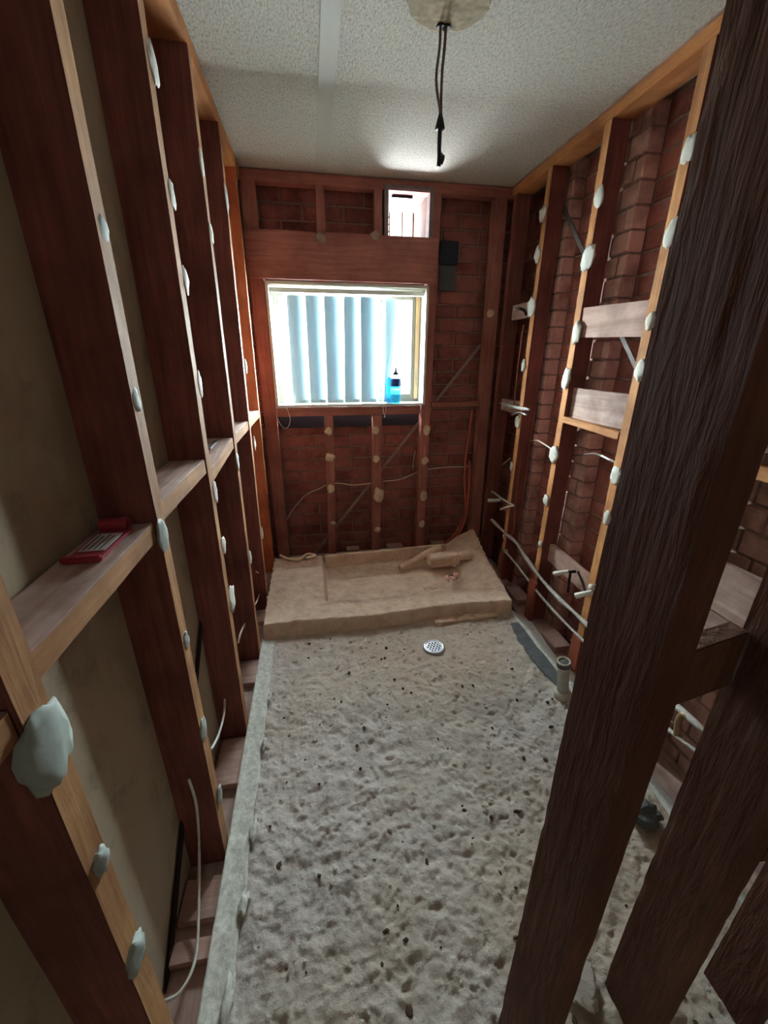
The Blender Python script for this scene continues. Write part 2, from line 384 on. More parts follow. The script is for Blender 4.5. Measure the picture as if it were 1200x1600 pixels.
# ceiling joint strip + torn patch round the cable
b = MB(); b.box((.094, -1.69, H-.004), (.158, 2.86, H)); struct(b, 'trim_5', plain('smooth_joint_cover', srgb(188, 187, 177), .7, scale=6, dark=.93), bev=.0015)
b = MB(); b.box((A-.03, .05, H-.006), (A+.006, 2.86, H)); b.box((B-.004, .05, H-.008), (B+.03, 2.86, H)); struct(b, 'trim_6', DUSTY['y'])
# ------------------------------------------------------------------ hacked floor slab, hob, membranes
def grid(x0, x1, y0, y1, nx, ny, hf, base, mi=0, xf=None):
    mb = MB(); vs_ = []; fs = []
    for j in range(ny+1):
        for i in range(nx+1):
            x = x0+(x1-x0)*i/nx; y = y0+(y1-y0)*j/ny
            if xf: x, y = xf(x, y)
            vs_.append((x, y, hf(x, y)))
    w = nx+1
    for j in range(ny):
        for i in range(nx): a = j*w+i; fs.append((a, a+1, a+w+1, a+w))
    rim = [i for i in range(w)]+[j*w+nx for j in range(1, ny+1)]+[ny*w+i for i in range(nx-1, -1, -1)]+[j*w for j in range(ny-1, 0, -1)]
    o = len(vs_); vs_ += [(vs_[r][0], vs_[r][1], base) for r in rim]; n = len(rim)
    for k in range(n): fs.append((rim[k], o+k, o+(k+1) % n, rim[(k+1) % n]))
    mb.add(vs_, fs, mi); return mb
def ss(a, b, x): t = max(0, min(1, (x-a)/(b-a))); return t*t*(3-2*t)
def fb(x, y, f, o=4, s=0):
    a = 1; t = 0
    for k in range(o): t += a*noise.noise(Vector((x*f, y*f, s+k*3.1))); a *= .55; f *= 2.05
    return t
def slab_h(x, y):
    near = ss(1.7, .5, y)
    h = .007*fb(x, y, 4, 3) + (.006+.002*near)*fb(x, y, 22, 6, 5)
    r = abs(noise.noise(Vector((x*30+noise.noise(Vector((x*9, y*9, 2)))*1.5, y*24, 8)))); h += (.005+.001*near)*(r-.25)
    q = abs(noise.noise(Vector((x*62, y*50, 4)))); h += .0045*(q-.25)*(.5+noise.noise(Vector((x*5, y*5, 6)))*1.2)
    pit = noise.noise(Vector((x*38, y*38, 21))); h -= .012*max(0, pit-.40)*2.4
    d = math.hypot(x-.543, y-1.606); h = h*ss(.05, .11, d)-.002*(1-ss(.05, .11, d))
    return h
b = grid(-.272, 1.075, .02, 1.86, 330, 450, slab_h, -.26)
slab = b.build('concrete_slab', SLAB, smooth=True); tag(slab, 'rough hacked grey screed slab covering the middle of the room', 'slab'); slab['kind'] = 'structure'
def hob_h(x, y):
    n = .004*fb(x, y, 14, 4, 3)
    front = 1.81+.02*noise.noise(Vector((x*2.2, 4, 1)))+.008*fb(x, 3, 18, 2)
    rise = ss(front, front+.035, y)
    curb = .078+.012*noise.noise(Vector((x*3, y*3, 9)))
    rec = max(ss(.0, .022, x)*ss(2.0-.02*x, 2.04-.02*x, y), 0)*(1-ss(.82, 1.12, x+.05*noise.noise(Vector((y*9, 0, 5)))))
    h = curb*(1-rec)-.004*rec
    pit = math.hypot((x-.90)/1.0, (y-2.30)/1.2); h -= .07*(1-ss(.03, .065, pit))
    h += .006*abs(fb(x, y, 30, 3, 7))*(.4+.8*ss(.75, 1., x))
    h += .03*ss(1.12, 1.22, x)*ss(2.3, 2.7, y)
    h += (.010+.012*noise.noise(Vector((x*14, 3, 3))))*math.exp(-((y-1.985+.012*noise.noise(Vector((x*7, 8, 2))))/.016)**2)*ss(-.05, .05, x)
    return -.02+(h+.02+n)*rise
def hob_xf(x, y):
    t = ss(.6, 1.24, x); return x, y+(.02*noise.noise(Vector((x*8, 2, 2))) if y > 2.5 else 0)+max(0, (y-1.85))*.26*t
def edge_rag(x, y):
    x, y = hob_xf(x, y); k = .012*noise.noise(Vector((y*25, 1, 1)))
    x -= max(0, .155-max(0, y-1.85)*.17)*ss(.6, 1.24, x)
    if x > 1.0: x += k*.8*ss(1.0, 1.07, x)
    if x < -.3: x += k
    if y > 1.85: x += ss(1.0, 1.2, x)*(.0-.02*ss(1.9, 2.6, y)+.0)
    return x, y
b = grid(-.33, 1.235, 1.79, 2.60, 230, 130, hob_h, -.26, xf=edge_rag)
hob = b.build('shower_base', SAND, smooth=True); tag(hob, 'sandy mortar shower base with raised curb below the window', 'shower base')
b = MB(); beam((.02, 2.565, -.005), (.93, 2.60, -.005), (0, .035, 0), (0, 0, .085), segs=20, wob=.003, mb=b)
o = b.build('batten', [SAND]); tag(o, 'pale sand-coated batten along the back of the shower base', 'batten')
def strip_h(x, y): return .006+.004*fb(x, y, 12, 3, 4)+.004*max(0, noise.noise(Vector((x*40, y*22, 3))))
def strip_xf(x, y):
    t = (x+.336)/.066; k = .012*noise.noise(Vector((y*9, 2, 2)))+.010*(math.floor(abs(noise.noise(Vector((int(y*18)*.73, 5, 1))))*3)/3)
    return x+(k*t), y
b = grid(-.336, -.270, .02, 1.80, 10, 260, lambda x, y: strip_h(x, y)+.012*(1-ss(-.336, -.318, x)), -.10, xf=strip_xf)
o = b.build('membrane_strip', MEMB, smooth=True); tag(o, 'cracked white waterproofing strip along the left slab edge', 'membrane strip')
for k, (y, x, sx, sy) in enumerate(((.50, -.277, .012, .045), (.86, -.262, .010, .03), (1.17, -.262, .009, .03), (1.40, -.262, .008, .03), (.68, -.266, .012, .03))): c_ = MB(); c_.blob((x, y, .014), (sx, sy, .007), k+3, .5); c_.build('peeled_curl', MEMB, o, smooth=True)
def rstrip_xf(x, y):
    t = (x-1.07)/.11; return x+.014*noise.noise(Vector((y*7, 3, 3)))*(1-t)+.05*ss(1.3, 1.9, y)*t, y
b = grid(1.078, 1.18, .30, 1.84, 12, 220, lambda x, y: .012-.10*ss(1.07, 1.22, x)*1+.004*fb(x, y, 12, 3, 9), -.2, xf=rstrip_xf)
o = b.build('membrane_strip', MEMB, smooth=True); tag(o, 'cream waterproofing strip sloping off the right slab edge', 'membrane strip')
b = grid(0, 1, 0, 1, 60, 10, lambda x, y: .010+.004*fb(x, y, 9, 3), .0, xf=lambda u, v: ((1.025+.045*v-.03*math.sin(math.pi*u)*(1-v)+.008*noise.noise(Vector((u*9, v, 1)))*(1-v)), 1.24+.48*u))
o = b.build('cement_smear', GREYM, smooth=True); tag(o, 'dark grey cement smear on slab beside the right membrane strip', 'cement smear')
# rubble scattered on the slab
b = MB()
for k in range(330):
    x = random.uniform(-.24, 1.03); y = random.uniform(.12, 1.76); r = random.choice((.002, .003, .003, .004, .005, .007))
    if math.hypot(x-.543, y-1.606) < .08: continue
    b.blob((x, y, slab_h(x, y)+r*.4), (r*random.uniform(.8, 1.8), r*random.uniform(.8, 1.6), r*.7), k, .4, 6, 4, 0 if random.random() < .55 else 1)
o = b.build('rubble', [plain('pale_rubble', srgb(196, 190, 176), .9), plain('dark_rubble', srgb(84, 66, 54), .9)]); tag(o, 'small crumbs of mortar and grit scattered over the slab', 'rubble'); o['kind'] = 'stuff'
# floor drain
dr = empty('floor_drain', (.543, 1.606, 0)); tag(dr, 'round chrome drain grate set in the slab before the shower base', 'drain')
b = MB(); N = 32; ring = lambda r, z: [(.543+r*math.cos(2*math.pi*k/N), 1.606+r*math.sin(2*math.pi*k/N), z) for k in range(N)]
b.loft([ring(.042, .004), ring(.044, .010), ring(.054, .009), ring(.058, .002), ring(.058, -.01), ring(.042, -.01), ring(.042, .004)], caps=False); b.build('drain_rim', CHROME, dr, smooth=True)
b = MB(); hx = []
for i in range(-3, 4):
    for j in range(-3, 4):
        x = i*.0160+(j % 2)*.0080; y = j*.0138
        if math.hypot(x, y) < .034: hx.append((x, y))
# grate plate: a fine grid with hexagon-like holes left open
st = .0018; n = int(.044/st)
for i in range(-n, n):
    for j in range(-n, n):
        x, y = (i+.5)*st, (j+.5)*st
        if math.hypot(x, y) > .0425 or any(math.hypot(x-q[0], y-q[1]) < .0058 for q in hx): continue
        b.box((.543+i*st, 1.606+j*st, .004), (.543+(i+1)*st, 1.606+(j+1)*st, .007))
b.build('drain_grate', CHROME, dr)
b = MB(); b.lathe((.543, 1.606, -.02), [(.001, 0), (.041, 0), (.041, .023), (.001, .023)]); b.build('drain_dark_disc', DARK, dr)  # dark disc under the grate, painted shade for the open drain
# ------------------------------------------------------------------ timber studs: left wall
def lstud(label, yb, yt, xb, xt, z0, z1, pts, mat=DAB, w=.047, depth=.112, fm=None, sm=None, **k):
    k.setdefault('t', .0045)
    m = beam((xb, yb, z0), (xt, yt, z1), (-depth, 0, 0), (0, w, 0), 1, 3, segs=26)
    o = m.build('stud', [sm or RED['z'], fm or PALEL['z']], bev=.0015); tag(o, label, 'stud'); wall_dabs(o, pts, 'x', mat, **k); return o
zb, zt = -.035, 2.335
g = lambda *a: a
lstud('nearest left stud carrying the big grey adhesive patch', .388, .392, A, A+.01, zb, zt,
      [(-0.338, 0.406, 0.964)+(1.5,), (-0.338, 0.415, 0.727)+(.55,), (-0.338, 0.411, 0.493)+(.8,)], DABD, ry=.03, rz=.034, t=.011)
lstud('second left stud from the camera with dab where two noggins meet', .825, .862, A, -.330, zb, zt,
      [(-0.336, 0.879, 1.605)+(.7,), (-0.336, 0.866, 1.321)+(.6,), (-0.338, 0.859, 1.042)+(1.05,), (-0.338, 0.864, 0.758)+(.6,), (-0.338, 0.851, 0.477)+(.85,), (-0.338, 0.864, 0.206)+(.8,)], DABD)
lstud('third left stud from the camera, beside the short metal strip', 1.262, 1.315, A, -.330, zb, zt,
      [(-0.331, 1.362, 2.060)+(1.2,), (-0.333, 1.359, 1.800)+(.9,), (-0.334, 1.365, 1.604), (-0.336, 1.350, 1.325), (-0.338, 1.337, 0.981), (-0.338, 1.337, 0.788), (-0.340, 1.343, 0.566)+(1.6,)], DAB)
lstud('fourth left stud with thin pale edge and small dabs', 1.71, 1.80, A, -.326, zb, zt,
      [(-0.328, 1.795, 2.025), (-0.330, 1.815, 1.827), (-0.336, 1.769, 0.982), (-0.339, 1.786, 0.509)], DAB)
lstud('fifth left stud, narrow face beside the cable loop', 2.14, 2.26, A, -.325, zb, zt,
      [(-0.326, 2.258, 2.063)+(1.3,), (-0.332, 2.294, 1.357)+(1.1,), (-0.336, 2.326, 0.950), (-0.339, 2.239, 0.432)], DAB)
lstud('last left stud in the far left corner, orange side', 2.62, 2.70, A, -.33, zb, zt, [], DAB, sm=wood('orange_timber', srgb(196, 100, 62), srgb(222, 130, 84)))  # side faces of this stud alone are orange
b = beam((-.44, .05, 2.335), (-.44, 2.875, 2.335), (.11, 0, 0), (0, 0, .062), segs=30)
tag(b.build('top_plate', PLATE, bev=.002), 'orange timber top plate under the left edge of the ceiling', 'top plate')
b = beam((-.445, .02, -.115), (-.445, 2.8, -.115), (.105, 0, 0), (0, 0, .078), segs=30)
tag(b.build('bottom_plate', DUSTY['y'], bev=.002), 'dusty floor-level timber running beneath the left studs', 'bottom plate')
def noggin(label, p0, p1, wa, wb, mat, mi=None, **k):
    o = beam(p0, p1, wa, wb, 1, mi, segs=10).build('noggin', mat, bev=.002); tag(o, label, 'noggin'); return o
DT = [DUSTY['y'], PALEL['y']]
n1 = noggin('near left noggin holding the pink plastic packet', (-.441, .438, 1.036), (-.441, .838, 1.036), (.098, 0, 0), (0, 0, .042), DT, 1)
noggin('second left noggin, dusty white top, behind the pink packet', (-.439, .878, 1.062), (-.439, 1.282, 1.062), (.099, 0, 0), (0, 0, .045), DT, 1)
noggin('third left noggin with a short metal strip lying on it', (-.439, 1.336, 1.018), (-.439, 1.742, 1.045), (.101, 0, 0), (0, 0, .045), DT, 1)
noggin('fourth left noggin between the two farthest pale-edged studs', (-.439, 1.80, 1.048), (-.439, 2.19, 1.048), (.101, 0, 0), (0, 0, .045), DT, 1)
noggin('farthest left noggin ending near the window corner', (-.439, 2.25, 1.048), (-.439, 2.655, 1.048), (.101, 0, 0), (0, 0, .045), DT, 1)
noggin('noggin at the left frame edge in front of the nearest stud', (-.441, .02, 1.0), (-.441, .388, 1.0), (.098, 0, 0), (0, 0, .045), DT, 1)
b = MB(); b.box((-.405, 1.56, 1.0645), (-.385, 1.74, 1.088)); tag(b.build('metal_strip', STEEL, bev=.001), 'short bright metal strip lying on the third left noggin', 'metal strip')
# packers on the ledge under the left studs
for k, (y0, y1, x0, x1, lab) in enumerate(((1.05, 1.24, -.432, -.342, 'pinkish floorboard offcut beside the left membrane strip, largest one'), (1.53, 1.68, -.425, -.343, 'small pinkish offcut at the foot of the fourth left stud'),
        (2.0, 2.12, -.41, -.343, 'pale offcut beside the front left corner of the shower base'), (.60, .645, -.44, -.343, 'narrow offcut crossing the dark gap near the bottom left cable'), (.68, .78, -.44, -.343, 'broad dusty offcut at the foot of the second left stud'))):
    b = MB(); beam((x0, y0, -.0355), (x1, y0, -.0355), (0, y1-y0, 0), (0, 0, .024), segs=4, mb=b)
    tag(b.build('board_offcut', wood('pink_grey_board', srgb(176, 140, 128), srgb(206, 176, 164), 'x', srgb(130, 96, 86)), bev=.0015), lab, 'offcut')
# ------------------------------------------------------------------ timber studs: right wall
def rstud(label, y, z0, z1, pts, yt=None, w=.048, depth=.093, fm=None, **k):
    m = beam((B, y, z0), (B, yt or y, z1), (depth, 0, 0), (0, w, 0), 1, 3, segs=26)
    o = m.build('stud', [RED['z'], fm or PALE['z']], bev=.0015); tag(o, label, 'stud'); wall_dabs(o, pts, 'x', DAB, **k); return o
rstud('right wall stud nearest the window wall with a copper riser beside it', 2.42, -.18, 2.345,
      [(1.308, 2.449, 2.142)+(1.1,), (1.308, 2.451, 1.949)+(1.1,), (1.308, 2.452, 1.686)+(1.4,), (1.308, 2.460, 1.359)+(.9,), (1.308, 2.455, 1.014)+(1.1,), (1.308, 2.461, 0.716)+(.8,)], 2.41)
rstud('right wall stud at the left end of both wide boards', 1.975, -.19, 2.345,
      [(1.308, 1.963, 2.072)+(1.1,), (1.308, 1.971, 1.841)+(1.6,), (1.308, 1.967, 1.519)+(1.3,), (1.308, 1.991, 1.301)+(1.3,), (1.308, 1.998, 0.897)+(1.4,), (1.308, 2.005, 0.629), (1.308, 1.993, 0.350)+(.6,)], 1.965)
rstud('right wall stud partly hidden behind the big dark post', 1.50, -.17, 2.345,
      [(1.308, 1.500, 2.065)+(1.15,), (1.308, 1.501, 1.818)+(1.15,), (1.308, 1.507, 1.535)+(.9,), (1.308, 1.500, 1.353)+(1.1,), (1.308, 1.507, 0.913)+(1.15,), (1.308, 1.510, 0.713)+(.9,)], 1.495)
rstud('right wall stud mostly hidden behind the dark post', 1.045, -.17, 2.345, [])
rstud('right wall stud at the right frame edge behind the dark uprights', .50, -.17, 2.345, [])
rstud('stud in the far right corner on the side wall', 2.80, -.18, 2.345, [], fm=RED['z'])
b = beam((B, .02, 2.346), (B, 2.875, 2.346), (.105, 0, 0), (0, 0, .046), segs=30)
tag(b.build('top_plate', PLATE, bev=.002), 'orange timber top plate under the right edge of the ceiling', 'top plate')
b = beam((1.27, .02, -.262), (1.27, 2.85, -.262), (.15, 0, 0), (0, 0, .072), segs=30)
tag(b.build('bottom_plate', DUSTY['y'], bev=.002), 'dusty timber plate beneath the right wall studs', 'bottom plate')
noggin('upper wide mortar-stained board between two right wall studs', (1.322, 1.551, 1.482), (1.322, 1.966, 1.497), (.035, 0, 0), (0, 0, .133), [GREYW])
noggin('lower wide pinkish board between two right wall studs', (1.34, 1.551, 1.105), (1.34, 1.966, 1.108), (.03, 0, 0), (0, 0, .150), [DUSTY['y']])
noggin('slim pale noggin directly under the lower wide board', (1.312, 1.551, 1.065), (1.312, 1.973, 1.080), (.07, 0, 0), (0, 0, .032), [PALE['y']])
noggin('grey board backing the two tap bodies low on the right', (1.36, 1.551, .23), (1.36, 1.973, .245), (.03, 0, 0), (0, 0, .11), [GREYW])
noggin('upper noggin behind the copper riser in the far right corner', (1.36, 2.468, 1.64), (1.36, 2.80, 1.64), (.04, 0, 0), (0, 0, .09), [GREYW])
noggin('lower noggin behind the upper pipe valves, far right corner', (1.35, 2.468, 1.05), (1.35, 2.80, 1.05), (.045, 0, 0), (0, 0, .08), [GREYW])
noggin('pale noggin end glimpsed right of the big dark post', (1.318, .56, 1.055), (1.318, 1.03, 1.055), (.06, 0, 0), (0, 0, .04), [PALE['y']])
noggin('pinkish board right of the dark post, upper of two', (1.322, .56, .585), (1.322, 1.04, .585), (.03, 0, 0), (0, 0, .175), [DUSTY['y']])
noggin('dusty board right of the dark post, lower of two', (1.322, .56, .40), (1.322, 1.04, .40), (.03, 0, 0), (0, 0, .180), [DUSTY['y']])
for k, (x0, x1, y0, y1, lab) in enumerate(((1.285, 1.385, 1.66, 1.80, 'pink board offcut beside the white floor pipe'), (1.30, 1.40, 2.14, 2.32, 'grey board offcut between shower base and right wall'), (1.27, 1.36, 2.36, 2.78, 'long dusty board beside the right edge of shower base'))):
    b = MB(); beam((x0, y0, -.189), (x0, y1, -.189), (x1-x0, 0, 0), (0, 0, .042), segs=4, mb=b)
    tag(b.build('board_offcut', wood('pink_grey_board', srgb(170, 134, 124), srgb(200, 170, 160), 'y', srgb(130, 96, 86)), bev=.0015), lab, 'offcut')
# ------------------------------------------------------------------ timber framing: window wall
def bstud(label, xb, xt, w, z0, z1, pts=(), y=D, depth=.075):
    m = beam((xb, y, z0), (xt, y, z1), (w, 0, 0), (0, depth, 0), 0, None, segs=20)
    o = m.build('stud', [HAZYR['z']], bev=.0015); tag(o, label, 'stud'); wall_dabs(o, pts, 'y', DABT, ry=.026, rz=.028, t=.007); return o
zs0 = -.09
bstud('window wall stud in the left corner beside the window', -.335, -.335, .083, zs0, 2.34)
bstud('short stud below the window, left one of three', .053, .078, .057, zs0, 1.02, [(0.097, 2.870, 0.915), (0.097, 2.870, 0.725)+(1.2,), (0.095, 2.870, 0.486)+(1.1,), (0.099, 2.870, 0.206)+(.7,)])
bstud('short stud below the window, middle one with the widest dab', .40, .42, .065, zs0, 1.02, [(0.436, 2.870, 0.915), (0.440, 2.870, 0.702), (0.458, 2.870, 0.421)+(1.7,), (0.447, 2.870, 0.127)+(.9,)])
bstud('full height stud right of the window and vent', .765, .79, .065, zs0, 2.34, [(0.819, 2.870, 0.905)+(1.2,), (0.814, 2.870, 0.673)+(1.1,), (0.815, 2.870, 0.390)+(1.3,), (0.808, 2.870, 0.151)])
bstud('corner stud on the window wall right side with one white dab', 1.235, 1.210, .078, zs0-.1, 2.34, [(1.239, 2.870, 1.686)])
bstud('short stud above the header board, left of centre', .088, .088, .05, 2.105, 2.34)
bstud('short stud above the header board beside the vent', .438, .438, .048, 2.105, 2.34)
m = beam((-.335, D, 2.341), (1.40, D, 2.341), (0, 0, .055), (0, .075, 0), segs=16).build('top_plate', HAZYR['x'], bev=.002)
tag(m, 'dark red top plate over the window wall', 'top plate')
m = beam((-.338, D-.031, 1.850), (.835, D-.031, 1.850), (0, 0, .252), (0, .03, 0), segs=16).build('header_board', HAZYR['x'], bev=.002)
tag(m, 'deep red header board above the window', 'header')
wall_dabs(m, [(0.105, 2.840, 2.073)+(1.3,), (0.435, 2.840, 2.097)+(1.1,)], 'y', plain('dusty_dab', srgb(168, 140, 128), .8), rz=.02)
m = beam((-.25, D, 1.022), (.765, D, 1.022), (0, 0, .055), (0, .075, 0), segs=16).build('sill_trimmer', HAZYR['x'], bev=.002)
tag(m, 'red horizontal trimmer directly under the window sill', 'trimmer')
noggin('slim red noggin right of the window, level with sill', (.85, D+.005, 1.066), (1.215, D+.005, 1.066), (0, 0, .036), (0, .06, 0), [HAZYR['x']])
m = beam((-.335, D, -.165), (1.40, D, -.165), (0, 0, .075), (0, .09, 0), segs=12).build('bottom_plate', DUSTY['x'], bev=.002)
tag(m, 'bottom plate of the window wall behind the shower base', 'bottom plate')
for x0, x1, lab in ((.20, .30, 'left small block behind the pale batten'), (.53, .66, 'right small block behind the pale batten'), (.90, 1.02, 'small block by the red pipes behind the shower base')):
    b = MB(); b.box((x0, D+.005, -.088), (x1, D+.07, -.035)); tag(b.build('timber_block', DUSTY['x'], bev=.003), lab, 'block')
b = MB(); b.box((-.36, 3.000, .924), (.88, 3.018, 1.012)); tag(b.build('dark_sill_strip', NAVY), 'dark blue strip on bricks beneath the window', 'flashing')  # plain dark blue strip set against the bricks below the sill
b = MB(); b.box((.895, 2.985, 1.99), (1.02, 3.018, 2.125)); tag(b.build('dark_panel', NAVY, bev=.004), 'dark square plate on the brickwork right of the vent', 'plate')
b = MB(); b.box((.90, 2.992, 1.835), (1.01, 3.018, 1.985)); tag(b.build('grey_panel', SLATE, bev=.002), 'grey-green rectangle below the dark plate on bricks', 'plate')
def strap(p0, p1, w, t, name, mat, label, cat, holes=0):
    p0, p1 = Vector(p0), Vector(p1); d = (p1-p0).normalized(); wv = d.cross(Vector(t)).normalized()*w; tv = Vector(t)
    b = beam(p0-wv/2, p1-wv/2, wv, tv, 0, None, 12, .0008)
    tag(b.build(name, mat), label, cat)
strap((1.230, 2.970, 1.495), (-0.090, 2.970, -0.129), .022, (0, .003, 0), 'metal_brace', STRAP, 'diagonal metal brace crossing behind the window wall studs', 'brace')
strap((-0.440, 1.479, 0.673), (-0.440, 0.558, -0.061), .03, (.004, 0, 0), 'metal_brace', DARK, 'dark diagonal brace against the left lining near the bottom', 'brace')
strap((1.405, 2.448, 2.199), (1.405, 2.067, 1.801), .025, (.004, 0, 0), 'metal_brace', DSTRAP, 'dark diagonal brace high between the two far right studs', 'brace')
strap((1.405, 1.800, 1.524), (1.405, 1.556, 1.273), .022, (.004, 0, 0), 'metal_brace', DSTRAP, 'ribbed diagonal brace under the upper wide board', 'brace')
# ------------------------------------------------------------------ window with reveal, sashes, glass
w1 = empty('window_1', (.27, 2.95, 1.088)); w1['kind'] = 'structure'
b = MB(); x0, x1, z0, z1 = -.247, .793, 1.086, 1.842
for p0, p1 in (((x0, 2.856, z0), (x0+.018, 3.04, z1)), ((x1-.018, 2.856, z0), (x1, 3.04, z1)), ((x0+.018, 2.856, z0), (x1-.018, 3.04, z0+.014)), ((x0+.018, 2.856, z1-.018), (x1-.018, 3.04, z1))): b.box(p0, p1)
b.build('window_reveal', CREAM, w1, bev=.002)
def rect_frame(b, x0, x1, z0, z1, y0, y1, t):
    b.box((x0, y0, z0), (x0+t, y1, z1)); b.box((x1-t, y0, z0), (x1, y1, z1)); b.box((x0+t, y0, z0), (x1-t, y1, z0+t)); b.box((x0+t, y0, z1-t), (x1-t, y1, z1))
b = MB(); rect_frame(b, -.229, .775, 1.10, 1.824, 3.0, 3.04, .028); b.build('window_frame', ALU, w1, bev=.002)
b = MB(); rect_frame(b, -.20, .51, 1.128, 1.796, 3.022, 3.036, .018); b.box((-.19, 3.024, 1.66), (.5, 3.034, 1.668)); b.build('fixed_sash', ALU, w1, bev=.001)
b = MB(); rect_frame(b, .47, .747, 1.128, 1.796, 3.002, 3.018, .026); b.box((.715, 2.998, 1.13), (.747, 3.002, 1.79)); b.build('sliding_sash', [ALU], w1, bev=.001)
b = MB(); b.box((.742, 2.99, 1.12), (.772, 2.999, 1.80)); b.build('window_jamb', TAN, w1, bev=.001)
b = MB(); b.box((-.185, 3.028, 1.14), (.495, 3.031, 1.785)); b.box((.494, 3.009, 1.15), (.722, 3.012, 1.775)); b.build('window_pane', GLASS, w1)
# vertical blind
bl = empty('vertical_blind', (.27, 2.925, 1.10)); tag(bl, 'pale blue vertical blind hanging crooked in the window', 'blind')
b = MB(); b.box((-.226, 2.905, 1.786), (.772, 2.945, 1.812)); b.build('headrail', CREAM, bl, bev=.002)
def vane(xt0, xt1, xb0, xb1, bow, yo=0, skew=0):
    b = MB(); n = 10; rings = []
    for i in range(15):
        t = i/14; z = 1.772-(1.772-1.108)*t; xa = xt0+(xb0-xt0)*t; xb_ = xt1+(xb1-xt1)*t; fr, bk = [], []
        for k in range(n+1):
            s = k/n; x = xa+(xb_-xa)*s; y = 2.925+yo+skew*(s-.5)-bow*4*s*(1-s); fr.append((x, y, z)); bk.append((x, y+.0012, z))
        rings.append(fr+bk[::-1])
    b.loft(rings); v = b.build('vane', VANE, bl, smooth=False)
    b = MB(); b.box((min(xb0, xb1)+.004, 2.922+yo-bow*.6, 1.104), (max(xb0, xb1)-.004, 2.927+yo-bow*.4, 1.128)); b.build('vane_weight', VANE, v)
    xm = (xt0+xt1)/2; b = MB(); b.box((xm-.004, 2.92+yo, 1.77), (xm+.004, 2.926+yo, 1.788)); b.build('vane_clip', WHITE, v)
for a in (((-0.123, 2.925, 1.766)[0], (-0.011, 2.925, 1.769)[0], (-0.131, 2.925, 1.098)[0], (-0.022, 2.925, 1.096)[0]),
          ((-0.007, 2.925, 1.769)[0], (0.105, 2.925, 1.771)[0], (-0.013, 2.925, 1.096)[0], (0.098, 2.925, 1.094)[0]),
          ((0.111, 2.925, 1.772)[0], (0.220, 2.925, 1.774)[0], (0.103, 2.925, 1.094)[0], (0.220, 2.925, 1.092)[0]),
          ((0.239, 2.925, 1.775)[0], (0.340, 2.925, 1.777)[0], (0.225, 2.925, 1.092)[0], (0.335, 2.925, 1.090)[0]),
          ((0.348, 2.925, 1.777)[0], (0.456, 2.925, 1.780)[0], (0.341, 2.925, 1.090)[0], (0.453, 2.925, 1.088)[0])): vane(*a, bow=.014, skew=.03)
vane(.470, .482, .466, .476, .002, 0, .075); vane(.500, .512, .490, .502, .002, 0, .08)
vane((0.519, 2.955, 1.785)[0], (0.600, 2.955, 1.787)[0], (0.512, 2.955, 1.084)[0], (0.559, 2.955, 1.084)[0], .006, .035, .03)
b = MB(); b.tube([(-.218, 2.90, 1.79), (-.205, 2.895, 1.45), (-.19, 2.89, 1.12), (-.175, 2.862, 1.075), (-.160, 2.85, 1.01), (-.178, 2.85, .955), (-.215, 2.85, .955), (-.245, 2.85, 1.02), (-.243, 2.862, 1.08), (-.222, 2.895, 1.45), (-.222, 2.90, 1.79)], .0022, 6)
b.build('pull_cord', WHITE, bl, smooth=True)
b = MB(); b.tube([(.487, 2.88, 1.12), (.487, 2.852, 1.06), (.498, 2.85, 1.02), (.507, 2.852, 1.06), (.507, 2.88, 1.12)], .0018, 6); b.blob((.498, 2.85, 1.012), (.004, .004, .008), 3, .1); b.build('chain_loop', WHITE, bl, smooth=True)
# blue bottle
bt = empty('squeeze_bottle', (.585, 2.895, 1.10)); tag(bt, 'clear bottle of bright blue liquid standing on the window sill', 'bottle')
P0 = (.585, 2.895, 1.10)
b = MB(); b.lathe(P0, [(.028, 0), (.036, .004), (.037, .02), (.036, .06), (.037, .10), (.037, .115)], 24); b.build('liquid_body', LIQ, bt, smooth=True)
b = MB(); b.lathe((P0[0], P0[1], 1.215), [(.0375, 0), (.038, .02), (.036, .05), (.037, .052)], 24); b.build('wrap_label', BLUEL, bt, smooth=True)
b = MB(); b.lathe((P0[0], P0[1], 1.267), [(.037, 0), (.034, .012), (.022, .022), (.018, .026)], 24); b.build('bottle_shoulder', CLEAR, bt, smooth=True)
b = MB(); b.lathe((P0[0], P0[1], 1.293), [(.019, 0), (.019, .010), (.010, .018), (.007, .022), (.006, .040), (.004, .045)], 16); b.build('spout_cap', CAPM, bt, smooth=True)
b = MB(); b.lathe((.546, 2.932, 1.10), [(.018, 0), (.020, .01), (.020, .10), (.017, .16), (.008, .175), (.001, .177)], 20)
o = b.build('plastic_bottle', LIQ, smooth=True); tag(o, 'second blue bottle half hidden behind the clear squeeze bottle', 'bottle')
